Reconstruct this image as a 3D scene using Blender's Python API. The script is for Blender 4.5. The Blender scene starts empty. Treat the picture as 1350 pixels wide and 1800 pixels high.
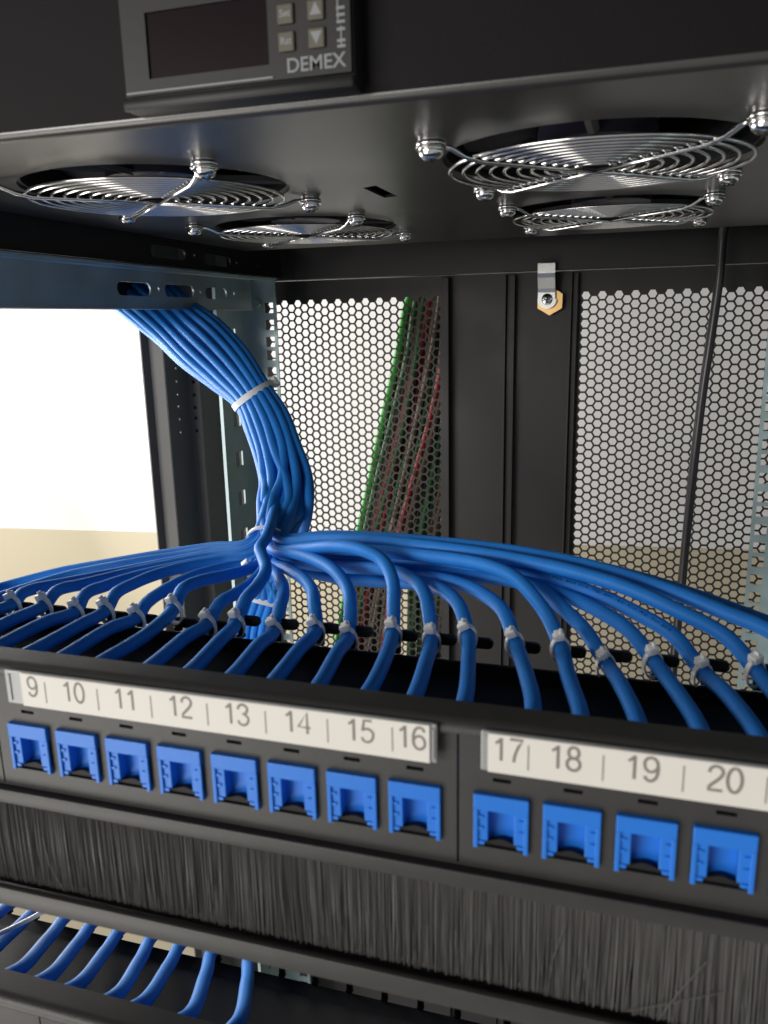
import bpy, bmesh, math, random
from mathutils import Vector, Matrix
random.seed(7)
C = bpy.context.scene.collection
SC = bpy.context.scene
MM = 0.001

# ------------------------------------------------------------------ camera
CR = Matrix(((0.956058, 0.292417, -0.021089), (0.048219, -0.227789, -0.972516), (-0.289184, 0.928765, -0.23188)))
CP = Vector((38.0838, -180.8044, 118.1227))
CF = 1416.8188
cam_d = bpy.data.cameras.new('camera'); cam = bpy.data.objects.new('camera', cam_d); C.objects.link(cam)
rot = Matrix((CR[0], -CR[1], -CR[2])).transposed()
cam.matrix_world = Matrix.Translation(CP * MM) @ rot.to_4x4()
cam_d.sensor_fit = 'VERTICAL'; cam_d.sensor_height = 36; cam_d.sensor_width = 27
cam_d.lens = CF / 1800 * 36
cam_d.clip_start = 0.01; cam_d.clip_end = 50
cam_d.dof.use_dof = True; cam_d.dof.focus_distance = 0.50; cam_d.dof.aperture_fstop = 21
SC.camera = cam

# ------------------------------------------------------------------ light
w = bpy.data.worlds.new('World'); SC.world = w; w.use_nodes = True
nt = w.node_tree; bg = nt.nodes['Background']; bg.inputs[1].default_value = 1.0
_tc = nt.nodes.new('ShaderNodeTexCoord'); _sx = nt.nodes.new('ShaderNodeSeparateXYZ'); _cr = nt.nodes.new('ShaderNodeValToRGB'); _mr = nt.nodes.new('ShaderNodeMapRange')
nt.links.new(_tc.outputs['Generated'], _sx.inputs[0]); _mr.inputs[1].default_value = -1; _mr.inputs[2].default_value = 1
nt.links.new(_sx.outputs['Z'], _mr.inputs[0]); nt.links.new(_mr.outputs[0], _cr.inputs[0]); nt.links.new(_cr.outputs[0], bg.inputs[0])
_e = _cr.color_ramp.elements; _e[0].position = 0.0; _e[0].color = (0.42, 0.40, 0.37, 1); _e[1].position = 1.0; _e[1].color = (0.06, 0.06, 0.065, 1)
_m = _e.new(0.5); _m.color = (0.34, 0.335, 0.33, 1); _m2 = _e.new(0.68); _m2.color = (0.09, 0.09, 0.092, 1)
def area(name, loc, target, size, power, col):
    d = bpy.data.lights.new(name, 'AREA'); d.shape = 'RECTANGLE'; d.size, d.size_y = size; d.energy = power; d.color = col
    o = bpy.data.objects.new(name, d); C.objects.link(o); o.location = Vector(loc)
    o.rotation_euler = (Vector(target) - Vector(loc)).to_track_quat('-Z', 'Y').to_euler(); return o
area('window_light', (-1.9, 0.72, 0.45), (-1.15, 1.25, -0.05), (0.9, 0.9), 27, (1.0, 0.975, 0.93))
area('side_window_light', (-1.7, 0.05, 0.5), (-0.2, 0.2, 0.05), (0.7, 0.7), 6, (1.0, 0.98, 0.95))
area('tray_fill_light', (-1.30, 0.62, -0.12), (-0.2, 0.15, 0.17), (0.7, 0.7), 13, (1.0, 0.98, 0.95))  # added fill lamp, brightens the tray underside and left cables
area('room_light', (-1.1, -1.5, 0.27), (-0.05, 0.2, 0.0), (1.3, 0.5), 26, (1.0, 0.965, 0.91))
area('floor_bounce_light', (-1.15, -1.15, -0.85), (-0.1, 0, 0), (1.0, 0.8), 12, (1.0, 0.96, 0.89))
SC.view_settings.view_transform = 'Standard'; SC.view_settings.look = 'None'
SC.view_settings.exposure = 0; SC.view_settings.gamma = 1; SC.view_settings.use_curve_mapping = False
SC.cycles.max_bounces = 10

# ------------------------------------------------------------------ materials
def mat(name, col, rough=0.5, metal=0.0, spec=0.5, bump=0.0, bscale=900, vary=0.0, vscale=30, coat=0, sss=0, trans=0, aniso=None, rvary=0.0):
    m = bpy.data.materials.new(name); m.use_nodes = True; nt = m.node_tree; b = nt.nodes['Principled BSDF']
    b.inputs['Base Color'].default_value = (*col, 1); b.inputs['Roughness'].default_value = rough
    b.inputs['Metallic'].default_value = metal; b.inputs['Specular IOR Level'].default_value = spec
    b.inputs['Coat Weight'].default_value = coat
    if trans: b.inputs['Transmission Weight'].default_value = trans
    if sss:
        b.inputs['Subsurface Weight'].default_value = sss; b.inputs['Subsurface Radius'].default_value = (1, 1, 1)
        b.inputs['Subsurface Scale'].default_value = 0.0015
    tc = nt.nodes.new('ShaderNodeTexCoord')
    if vary or rvary:
        mp = nt.nodes.new('ShaderNodeMapping'); nt.links.new(tc.outputs['Object'], mp.inputs[0])
        if aniso: mp.inputs['Scale'].default_value = aniso
        n = nt.nodes.new('ShaderNodeTexNoise'); n.inputs['Scale'].default_value = vscale; n.inputs['Detail'].default_value = 5
        nt.links.new(mp.outputs[0], n.inputs['Vector'])
    if vary:
        r = nt.nodes.new('ShaderNodeMix'); r.data_type = 'RGBA'; r.blend_type = 'MIX'
        r.inputs[6].default_value = (*[max(c * (1 - vary), 0) for c in col], 1); r.inputs[7].default_value = (*[c * (1 + vary) for c in col], 1)
        nt.links.new(n.outputs['Fac'], r.inputs[0]); nt.links.new(r.outputs[2], b.inputs['Base Color'])
    if rvary:
        q = nt.nodes.new('ShaderNodeMapRange'); q.inputs[1].default_value = 0.3; q.inputs[2].default_value = 0.7
        q.inputs[3].default_value = rough - rvary; q.inputs[4].default_value = rough + rvary
        nt.links.new(n.outputs['Fac'], q.inputs[0]); nt.links.new(q.outputs[0], b.inputs['Roughness'])
    if bump:
        n2 = nt.nodes.new('ShaderNodeTexNoise'); n2.inputs['Scale'].default_value = bscale; n2.inputs['Detail'].default_value = 3
        nt.links.new(tc.outputs['Object'], n2.inputs['Vector'])
        bp = nt.nodes.new('ShaderNodeBump'); bp.inputs['Strength'].default_value = bump; bp.inputs['Distance'].default_value = 0.0004
        nt.links.new(n2.outputs['Fac'], bp.inputs['Height']); nt.links.new(bp.outputs[0], b.inputs['Normal'])
    return m
M = dict(
    black=mat('black_powder_coat', (0.020, 0.018, 0.018), 0.46, bump=0.25, bscale=1500, vary=0.15, rvary=0.05),
    tray=mat('tray_powder_coat', (0.022, 0.021, 0.020), 0.34, spec=1.0, bump=0.08, bscale=1200, vary=0.15, vscale=12, rvary=0.03),
    face=mat('tray_front_shaded_coat', (0.007, 0.006, 0.007), 0.6, spec=0.12, bump=0.15, bscale=1200),  # darker copy of the tray coat, the front's shade put into the colour
    panel=mat('panel_powder_coat', (0.034, 0.033, 0.032), 0.44, spec=0.5, bump=0.18, bscale=2200, vary=0.2, vscale=120),
    dark=mat('deep_black_plastic', (0.010, 0.010, 0.011), 0.6, spec=0.3),
    post=mat('post_powder_coat', (0.12, 0.118, 0.115), 0.5, bump=0.3, bscale=1200, vary=0.15),
    zinc=mat('zinc_plated_steel', (0.40, 0.50, 0.52), 0.42, metal=0.5, vary=0.25, vscale=45, rvary=0.09),
    chrome=mat('chromed_wire', (0.80, 0.79, 0.78), 0.16, metal=1.0, vary=0.08, vscale=200),
    cable=mat('blue_cable_jacket', (0.020, 0.22, 0.72), 0.52, spec=0.28, bump=0.15, bscale=700, vary=0.16, vscale=110),
    jack=mat('blue_jack_plastic', (0.014, 0.17, 0.66), 0.38, spec=0.4, vary=0.05, vscale=300),
    nylon=mat('white_nylon', (0.94, 0.94, 0.92), 0.38),
    label=mat('label_card', (0.70, 0.675, 0.63), 0.55, vary=0.02, vscale=40),
    clear=mat('clear_label_holder', (0.42, 0.43, 0.43), 0.25, spec=0.5, trans=0.3),
    ink=mat('grey_ink', (0.20, 0.185, 0.17), 0.6),
    brush=mat('brush_bristle', (0.085, 0.082, 0.079), 0.5, vary=0.25, vscale=60, aniso=(9, 1, 0.5)),
    bezel=mat('grey_plastic_bezel', (0.014, 0.014, 0.015), 0.45, spec=0.3, vary=0.1, vscale=200),
    screen=mat('dark_red_display_window', (0.006, 0.001, 0.003), 0.35, spec=0.08),
    button=mat('khaki_rubber_button', (0.075, 0.07, 0.05), 0.5),
    print=mat('light_print', (0.20, 0.215, 0.225), 0.5),
    brass=mat('brass_nut', (0.80, 0.52, 0.22), 0.3, metal=1.0),
    cam_metal=mat('nickel_plated_cam', (0.72, 0.72, 0.70), 0.28, metal=1.0, vary=0.15, vscale=80),
    cord=mat('black_rubber_cord', (0.022, 0.020, 0.023), 0.33, spec=0.6),
    fan=mat('fan_plastic', (0.008, 0.008, 0.009), 0.4),
    hub=mat('fan_hub_sticker', (0.03, 0.03, 0.05), 0.3),
    wall=mat('white_wall_paint', (0.80, 0.79, 0.775), 0.75, bump=0.1, bscale=90, vary=0.02, vscale=2),
    dado=mat('beige_wall_paint', (0.58, 0.515, 0.37), 0.6, bump=0.1, bscale=90, vary=0.03, vscale=2),
    green=mat('green_wire', (0.06, 0.44, 0.05), 0.45), red=mat('red_wire', (0.30, 0.02, 0.02), 0.45),
    brown=mat('brown_wire', (0.10, 0.06, 0.03), 0.45), dgreen=mat('dark_green_wire', (0.03, 0.13, 0.035), 0.45),
)

# ------------------------------------------------------------------ helpers (all lengths in millimetres)
def ray(px, py): return CR.transposed() @ Vector(((px - 675) / CF, (py - 900) / CF, 1.0))
def atY(px, py, Y): d = ray(px, py); return CP + d * ((Y - CP.y) / d.y)
def atT(px, py, t): return CP + ray(px, py) * t

def link(name, bm, m, parent=None, smooth=False, angle=None):
    me = bpy.data.meshes.new(name)
    bmesh.ops.scale(bm, vec=(MM, MM, MM), verts=bm.verts)
    if smooth or angle:
        for f in bm.faces: f.smooth = True
    bm.to_mesh(me); bm.free()
    o = bpy.data.objects.new(name, me); C.objects.link(o)
    for q in (m if isinstance(m, (list, tuple)) else [m]): me.materials.append(M[q])
    if angle: me.set_sharp_from_angle(angle=math.radians(angle))
    if parent:
        o.parent = parent
        o.matrix_parent_inverse = parent_inv(parent)
    return o
def parent_inv(p):
    m = Matrix.Translation(-p.location)
    q = p.parent
    if q: m = m @ Matrix.Translation(-q.location) if False else m
    return m if p.type == 'EMPTY' else Matrix()
def tag(o, label, cat, group=None, kind=None):
    if kind: o['kind'] = kind
    if label: o['label'] = label
    if cat: o['category'] = cat
    if group: o['group'] = group
    return o
def thing(name, loc, label, cat, group=None):
    o = bpy.data.objects.new(name, None); C.objects.link(o); o.location = Vector(loc) * MM; o.empty_display_size = 0.01
    return tag(o, label, cat, group)
def B(): return bmesh.new()
def box(bm, x0, x1, y0, y1, z0, z1, bev=0, mi=0):
    vs = [bm.verts.new((x, y, z)) for x in (x0, x1) for y in (y0, y1) for z in (z0, z1)]
    F = [(0, 1, 3, 2), (4, 6, 7, 5), (0, 4, 5, 1), (2, 3, 7, 6), (0, 2, 6, 4), (1, 5, 7, 3)]
    fs = [bm.faces.new([vs[i] for i in f]) for f in F]
    for f in fs: f.material_index = mi
    if bev:
        es = list({e for f in fs for e in f.edges})
        r = bmesh.ops.bevel(bm, geom=es, offset=bev, segments=2, affect='EDGES', profile=0.5)
        for f in r['faces']: f.material_index = mi
    return bm
def tube(bm, pts, r, n=10, closed=False, cap=True, flat=None):
    """swept tube; r number or list; flat=(a,b,updir) elliptic section"""
    pts = [Vector(p) for p in pts]; N = len(pts); rings = []
    up = None
    for i, p in enumerate(pts):
        a = pts[i - 1] if (i or closed) else pts[0]; b = pts[(i + 1) % N] if (i < N - 1 or closed) else pts[-1]
        t = (b - a).normalized()
        if up is None: up = t.orthogonal().normalized() if not flat else (flat[2] - t * flat[2].dot(t)).normalized()
        else: up = (up - t * up.dot(t)).normalized()
        s = t.cross(up); rr = r[i] if isinstance(r, (list, tuple)) else r
        if flat: rings.append([bm.verts.new(p + up * math.cos(k) * flat[0] + s * math.sin(k) * flat[1]) for k in [2 * math.pi * j / n + math.pi / n for j in range(n)]])
        else: rings.append([bm.verts.new(p + (up * math.cos(k) + s * math.sin(k)) * rr) for k in [2 * math.pi * j / n for j in range(n)]])
    m = N if closed else N - 1
    for i in range(m):
        A, D = rings[i], rings[(i + 1) % N]
        off = 0
        if closed and i == N - 1:
            off = min(range(n), key=lambda o: (A[0].co - D[o].co).length)
        for j in range(n): bm.faces.new((A[j], A[(j + 1) % n], D[(j + 1 + off) % n], D[(j + off) % n]))
    if cap and not closed: bm.faces.new(rings[0][::-1]); bm.faces.new(rings[-1])
    return bm
def spline(P, sub=8):
    P = [Vector(p) for p in P]; out = []
    Q = [P[0] * 2 - P[1]] + P + [P[-1] * 2 - P[-2]]
    for i in range(1, len(Q) - 2):
        p0, p1, p2, p3 = Q[i - 1:i + 3]
        # centripetal
        def kn(a, b): return max((b - a).length, 1e-4) ** 0.5
        t1 = kn(p0, p1); t2 = t1 + kn(p1, p2); t3 = t2 + kn(p2, p3)
        for s in range(sub):
            t = t1 + (t2 - t1) * s / sub
            A1 = p0 * ((t1 - t) / t1) + p1 * (t / t1); A2 = p1 * ((t2 - t) / (t2 - t1)) + p2 * ((t - t1) / (t2 - t1)); A3 = p2 * ((t3 - t) / (t3 - t2)) + p3 * ((t - t2) / (t3 - t2))
            B1 = A1 * ((t2 - t) / t2) + A2 * (t / t2); B2 = A2 * ((t3 - t) / (t3 - t1)) + A3 * ((t - t1) / (t3 - t1))
            out.append(B1 * ((t2 - t) / (t2 - t1)) + B2 * ((t - t1) / (t2 - t1)))
    out.append(P[-1]); return out
def plate(bm, outer, holes, o, u, v, th):
    """flat plate with holes: 2D loops (u,v), origin o, thickness th along u x v"""
    o, u, v = Vector(o), Vector(u), Vector(v); n = u.cross(v).normalized() * th
    loops = [outer] + holes; es = []; L = []
    for lp in loops:
        vs = [bm.verts.new(o + u * a + v * b) for a, b in lp]
        L.append(vs); es += [bm.edges.new((vs[i], vs[(i + 1) % len(vs)])) for i in range(len(vs))]
    r = bmesh.ops.triangle_fill(bm, use_beauty=True, use_dissolve=False, edges=es, normal=-n.normalized())
    fs = [g for g in r['geom'] if isinstance(g, bmesh.types.BMFace)]
    mp = {}
    for vs in L:
        for q in vs: mp[q] = bm.verts.new(q.co + n)
    for f in fs: bm.faces.new([mp[q] for q in f.verts][::-1])
    for vs in L:
        for i in range(len(vs)):
            a, b = vs[i], vs[(i + 1) % len(vs)]; bm.faces.new((a, b, mp[b], mp[a]))
    bmesh.ops.recalc_face_normals(bm, faces=bm.faces)
    return bm
def rect(a0, a1, b0, b1): return [(a0, b0), (a1, b0), (a1, b1), (a0, b1)]
def circ(a, b, r, n=24): return [(a + r * math.cos(2 * math.pi * i / n), b + r * math.sin(2 * math.pi * i / n)) for i in range(n)]
def slot(a0, a1, b, r, n=8):
    out = [(a1 - r + r * math.cos(t), b + r * math.sin(t)) for t in [-math.pi / 2 + math.pi * i / n for i in range(n + 1)]]
    return out + [(a0 + r + r * math.cos(t), b + r * math.sin(t)) for t in [math.pi / 2 + math.pi * i / n for i in range(n + 1)]]
def prism(bm, poly, o, u, v, th): return plate(bm, poly, [], o, u, v, th)
def text_mesh(body, size, name, m, parent, o, u, v, ex=0.05, align='CENTER', bold=0.0, sx=1.0):
    cu = bpy.data.curves.new(name, 'FONT'); cu.body = body; cu.size = 1; cu.extrude = ex / size; cu.align_x = align; cu.offset = bold
    t = bpy.data.objects.new(name, cu); C.objects.link(t)
    dg = bpy.context.evaluated_depsgraph_get(); me = bpy.data.meshes.new_from_object(t.evaluated_get(dg))
    bpy.data.objects.remove(t); bm = B(); bm.from_mesh(me); bpy.data.meshes.remove(me)
    o, u, v = Vector(o), Vector(u), Vector(v); n = u.cross(v)
    for q in bm.verts: q.co = o + u * q.co.x * size * sx + v * q.co.y * size + n * q.co.z * size
    return link(name, bm, m, parent)

X0 = -76.0                       # centre plane of the cabinet
XA, YA, ZA = Vector((1, 0, 0)), Vector((0, 1, 0)), Vector((0, 0, 1))

# ------------------------------------------------------------------ the wall behind
def wall():
    zl = -290.0
    def onz(px, py): d = ray(px, py); return CP + d * ((zl - CP.z) / d.z)
    a, b = onz(0, 928), onz(1300, 966); d = (b - a); d.z = 0; d.normalize(); a = a - d * 2500; b = b + d * 2500; n = Vector((-d.y, d.x, 0))
    bm = B()
    def slab(z0, z1, off, mi):
        vs = [bm.verts.new(p + n * q + ZA * (z - zl)) for p in (a, b) for q in (-off, 60) for z in (z0, z1)]
        for f in [(0, 1, 3, 2), (4, 6, 7, 5), (0, 4, 5, 1), (2, 3, 7, 6), (0, 2, 6, 4), (1, 5, 7, 3)]:
            g = bm.faces.new([vs[i] for i in f]); g.material_index = mi
    slab(zl, 1900, 0, 0); slab(-1300, zl - 0.5, 3, 1)
    tag(link('wall', bm, ['wall', 'dado']), None, None, kind='structure')
wall()

# ------------------------------------------------------------------ cabinet
cab = thing('server_cabinet', (X0, 300, -1000), 'open black server cabinet with perforated rear door around the patch panels and fans', 'cabinet')
# folded rear corner posts
def post(side):
    P = [(-380, 452), (-378, 460), (-364.2, 460), (-364.2, 499), (-352.7, 499), (-352.7, 547), (-342, 547), (-342, 572), (-348, 600)]
    bm = B(); sg = 1 if side < 0 else -1
    pts = [(p if side < 0 else (2 * X0 - p[0], p[1])) for p in P]
    for i in range(len(pts) - 1):
        a, b = Vector((*pts[i], 0)), Vector((*pts[i + 1], 0)); u = (b - a); Lg = u.length; u.normalize()
        holes = []
        if side < 0 and i == 2: holes = [circ(19.5, z, 1.5, 10) for z in (20, 32, 44, 55, 67, 79, 91, 103)] 
        if side < 0 and i == 3: holes = []
        if i == 6: holes = [rect(Lg * .3, Lg * .72, z, z + 7) for z in range(-960, 130, 13)]
        plate(bm, rect(-0.6, Lg + 0.6, -1000, 190), holes, a, u, ZA, -1.5 * sg)
    link('corner_post', bm, 'post', cab)
post(-1); post(1)
# screw holes of the post's front fold: dark dimples
bm = B()
for z in (19, 31, 41, 53, 65): 
    c = [(-358.6 + 1.6 * math.cos(t), 498.6, z + 1.6 * math.sin(t)) for t in [2 * math.pi * i / 12 for i in range(12)]]
    tube(bm, [(-358.6, 498.5, z), (-358.6, 500.5, z)], 1.7, 12)
link('screw_hole', bm, 'dark', cab)
# side top beams, inner beam with slots
bm = B(); box(bm, -381, -371, 0, 600, 131, 228, 0.8); link('side_beam', bm, 'black', cab)
bm = B(); box(bm, 2 * X0 + 371, 2 * X0 + 381, 0, 600, 131, 228, 0.8); link('side_beam', bm, 'black', cab)
for s in (-1, 1):
    bm = B(); x = -297 if s < 0 else 2 * X0 + 297
    hs = [slot(348, 396, 169.8, 4.2), circ(409, 170, 1.8, 12), slot(425, 470, 168.6, 4.2), circ(481, 168.5, 1.6, 12), circ(523, 168.4, 1.6, 12), circ(533, 168, 1.6, 12), circ(561, 167, 1.6, 12)]
    plate(bm, rect(0, 575, 160.2, 190), hs, (x, 0, 0), YA, ZA, -1.5 if s < 0 else 1.5)
    box(bm, min(x, x + s * 75), max(x, x + s * 75), 0, 575, 190.2, 192)
    link('slotted_beam', bm, 'black', cab, angle=40)
# rear crossbar and roof
bm = B(); box(bm, -371, 2 * X0 + 371, 578, 600, 158, 236, 0.5); link('rear_crossbar', bm, 'black', cab)
bm = B(); box(bm, -376, 2 * X0 + 376, -12, 600, 236.5, 239, 0.6); link('roof_panel', bm, 'black', cab)  # unseen top panel, put in to darken the inside
bm = B(); box(bm, 2 * X0 + 373, 2 * X0 + 374.5, 5, 595, -1000, 130.5); link('side_panel', bm, 'black', cab)
# zinc depth rails with slots
for s in (-1, 1):
    x = -300 if s < 0 else 2 * X0 + 300
    bm = B(); hs = [slot(308, 349, 142.8, 4.6), circ(358.5, 143.2, 1.9, 14), slot(367.5, 410, 142.9, 4.6), circ(419.5, 142.6, 1.9, 14), slot(428, 465, 142.6, 4.6)  , circ(478, 142.6, 1.9, 14)]
    plate(bm, rect(-5, 512, 129, 157.5), hs, (x, 0, 0), YA, ZA, -1.5 if s < 0 else 1.5)
    # rolled top edge towards the inside and a short return
    tube(bm, [(x - s * 1.0, -5, 157.3), (x - s * 1.0, 550, 157.3)], 1.6, 10)
    plate(bm, rect(-5, 550, 0, 9), [], (x - s * 0.5, 0, 158.6), YA, XA * (-s), -1.1 if s > 0 else 1.1)
    box(bm, min(x, x - s * 1), max(x, x - s * 1), -5, 512, 129, 130.3)
    link('depth_rail', bm, 'zinc', cab, angle=35)
# mounting rails (rear pair seen, front pair carries the panels)
def rail(s, front):
    xi = -291 if s < 0 else 2 * X0 + 291; xo = xi + s * 27; y = 545 if not front else 3.5; ys = 475 if not front else 3.5 + 60
    bm = B(); hs = []
    z = 142.0; k = 0
    u = XA if s < 0 else -XA
    zz = []
    base = 140.5
    while base > -980:
        zz += [base - 9.0, base - 9.0 - 15.9, base - 9.0 - 31.75]; base -= 44.45
    def flange(a, b, z0, z1):
        xa, xb = sorted((xo + u.x * a, xo + u.x * b)); box(bm, xa, xb, y, y + 1.6, z0, z1)
    flange(0, 14.5, -1000, 157); flange(24.0, 27, -1000, 157); top = 157.0
    for q in [z for z in zz if z > -990]: flange(14.5, 24.0, q + 4.75, top); top = q - 4.75
    flange(14.5, 24.0, -1000, top)
    for q in (118, 74, 29, -15, -60): tube(bm, [(xo + u.x * 7.5, y - 0.1, q), (xo + u.x * 7.5, y + 0.5, q)], 2.0, 12)
    hs = [rect(22, 36, q - 5, q + 9) for q in range(-960, 140, 38)]
    lo, hi = min(y, ys), max(y, ys)
    hs2 = [[(lo + a, b) for a, b in h] for h in hs]
    plate(bm, rect(lo, hi, -1000, 157), hs2, (xo, 0, 0), YA, ZA, 1.6 * s)
    yb = ys if not front else ys
    box(bm, min(xo, xo - s * 2), max(xo, xo - s * 2), yb - 1.0, yb + 1.0, -1000, 157)
    r = link('mounting_rail', bm, 'zinc', cab, angle=30)
    if not front:
        bm = B(); tube(bm, [(xo + 9 * (1 if s < 0 else -1), 543.2, 136), (xo + 9 * (1 if s < 0 else -1), 540, 136)], [4.4, 3.4], 16); 
        link('screw', bm, 'chrome', r, smooth=False)
for s in (-1, 1): rail(s, False); rail(s, True)

# rear door
door = B()
YD = 590
colp, rowp, hh = 7.13, 8.23, 3.30     # column pitch, row pitch, half flat-to-flat of hole
def hexpanel(x0, x1, ztop, rows):
    bm = B(); R = hh / (math.sqrt(3) / 2); RO = (rowp / 2) / (math.sqrt(3) / 2)
    ncol = int(round((x1 - x0) / colp)); 
    for i in range(-1, ncol + 1):
        cx = x0 + (i + 0.5) * colp
        for j in range(-1, rows + 1):
            cz = ztop - j * rowp - (rowp / 2 if i % 2 else 0)
            solid = i < 0 or i >= ncol or j < 0 or j >= rows
            ang = [math.pi / 3 * k for k in range(6)]
            sx = colp / (RO * 1.5)
            out = [(cx + RO * sx * math.cos(a), cz + RO * math.sin(a)) for a in ang]
            f1 = [bm.verts.new((a, YD, b)) for a, b in out]
            if solid: bm.faces.new(f1); continue
            inn = [(cx + R * sx * math.cos(a), cz + R * math.sin(a)) for a in ang]
            i1 = [bm.verts.new((a, YD, b)) for a, b in inn]; i2 = [bm.verts.new((a, YD + 1.2, b)) for a, b in inn]
            b1 = [bm.verts.new((a, YD + 1.2, b)) for a, b in out]
            for k in range(6):
                q = (k + 1) % 6
                bm.faces.new((f1[k], f1[q], i1[q], i1[k])); bm.faces.new((i1[k], i1[q], i2[q], i2[k])); bm.faces.new((i2[k], i2[q], b1[q], b1[k]))
    return bm
ROWS = 46
xl0, xl1 = -141.5 - 25 * colp, -141.5
xr0, xr1 = -10.8, -10.8 + 25 * colp
ZT = 135.6; zb = ZT - ROWS * rowp - 2
box(door, -371, 2 * X0 + 371, YD + 0.4, YD + 2.0, ZT + 5.5, 157.5)
box(door, -371, xl0 - 2.2, YD + 0.4, YD + 2.0, zb, ZT + 5.5)
box(door, xl1 + 2.2, xr0 - 2.2, YD + 0.4, YD + 2.0, zb, ZT + 5.5)
box(door, xr1 + 2.2, 2 * X0 + 371, YD + 0.4, YD + 2.0, zb, ZT + 5.5)
box(door, -371, 2 * X0 + 371, YD + 0.4, YD + 2.0, -1000, zb)
box(door, -138.5, -131.5, YD - 9, YD + 0.3, -998, 155.5, 0.6)      # folded stiffeners
box(door, -79.5, -77.5, YD - 11, YD + 0.3, -998, 155.5, 0.5)
box(door, -77.3, -70, YD - 7, YD + 0.3, -998, 155.5, 0.5)
box(door, -20.5, -18.7, YD - 11, YD + 0.3, -998, 155.5, 0.5)
box(door, -18.5, -13.8, YD - 7, YD + 0.3, -998, 155.5, 0.5)
door = link('rear_door', door, 'black', cab)
link('perforated_panel', hexpanel(xl0, xl1, ZT, ROWS), 'black', door)
link('perforated_panel', hexpanel(xr0, xr1, ZT, ROWS), 'black', door)
# cam lock: bent tongue, nut, screw
bm = B()
prof = [(-50.6 + 8.6, 575)]
def tongue():
    bm = B(); cx = -41.0; hw = 7.6
    S = [(164.5, 572.8), (163.5, 572.5), (155.5, 572.5), (152, 573.5), (143, 578.0), (139, 578.8), (133, 578.8)]
    rows = [[bm.verts.new((cx + x, y, z)) for x in ((-hw + (1.8 if k == 0 else 0)), (hw - (1.8 if k == 0 else 0)))] for k, (z, y) in enumerate(S)]
    for a, b in zip(rows, rows[1:]): bm.faces.new((a[0], a[1], b[1], b[0]))
    arc = [bm.verts.new((cx + 0.5 + 8.4 * math.cos(t), 578.8, 133 + 8.4 * math.sin(t))) for t in [-math.pi * i / 12 for i in range(13)]]
    bm.faces.new([rows[-1][0], rows[-1][1]] + arc)
    bmesh.ops.recalc_face_normals(bm, faces=bm.faces)
    bmesh.ops.solidify(bm, geom=bm.faces[:], thickness=1.6); return bm
link('lock_cam', tongue(), 'cam_metal', door)
bm = B(); prism(bm, [(-38.2 + 12.6 * math.cos(a), 131.5 + 12.6 * math.sin(a)) for a in [math.pi / 3 * i + 0.5 for i in range(6)]], (0, 585, 0), XA, ZA, 3.5)
link('lock_nut', bm, 'brass', door)
bm = B(); tube(bm, [(-40.3, 582, 133), (-40.3, 577.2, 133), (-40.3, 576.2, 133)], [5.0, 5.0, 3.6], 20)
sc = link('lock_screw', bm, 'chrome', door, angle=40)
bm = B(); box(bm, -43.2, -37.4, 575.9, 576.4, 132.5, 133.5); box(bm, -40.8, -39.8, 575.85, 576.35, 130.1, 135.9); link('screw_recess', bm, 'dark', sc)

# ------------------------------------------------------------------ fan tray
YT0, YT1, ZTR = 57.0, 477.0, 178.0
XT0, XT1 = -285.0, 2 * X0 + 285.0
ft = thing('fan_tray', (X0, 260, 178), 'black fan tray with four fan guards and a temperature display above the panels', 'fan tray')
FC = [(X0 - 96, 161.5), (X0 + 96, 161.5), (X0 - 96, 336.5), (X0 + 96, 336.5)]
bm = B()
holes = []
for fx, fy in FC:
    holes.append(circ(fx, fy, 59.0, 64))
holes.append([(-87.0, 199), (-79.5, 195), (-79.5, 231), (-87.0, 233)])
plate(bm, rect(XT0, XT1, YT0 + 2.5, YT1), holes, (0, 0, ZTR), XA, YA, 1.4)
# rolled front edge and front face
arc = [(YT0 + 2.5 - 2.5 * math.sin(t), ZTR + 2.5 - 2.5 * math.cos(t)) for t in [math.pi / 2 * i / 8 for i in range(9)]] + [(YT0, 222)]
A = [bm.verts.new((XT0, y, z)) for y, z in arc]; D = [bm.verts.new((XT1, y, z)) for y, z in arc]
for i in range(len(arc) - 1): bm.faces.new((A[i], A[i + 1], D[i + 1], D[i])).material_index = 1 if i == len(arc) - 2 else 0
A2 = [bm.verts.new((XT0, y + 1.4, z + (1.4 if k < 9 else 0))) for k, (y, z) in enumerate(arc)]; D2 = [bm.verts.new((XT1, y + 1.4, z + (1.4 if k < 9 else 0))) for k, (y, z) in enumerate(arc)]
for i in range(len(arc) - 1): bm.faces.new((A2[i + 1], A2[i], D2[i], D2[i + 1]))
box(bm, XT0, XT0 + 1.4, YT0 + 3, YT1, ZTR + 1.41, 222); box(bm, XT1 - 1.4, XT1, YT0 + 3, YT1, ZTR + 1.41, 222)
box(bm, XT0 + 1.41, XT1 - 1.41, YT1 - 1.4, YT1, ZTR + 1.41, 222); box(bm, XT0, XT1, YT0 + 1.5, YT1, 222.1, 223.5)
for x0_, x1_ in ((XT0 - 16.5, XT0), (XT1, XT1 + 16.5)): box(bm, x0_, x1_, YT0, YT0 + 1.4, ZTR + 1, 222)
link('tray_body', bm, ['tray', 'face'], ft, angle=30)
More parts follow.
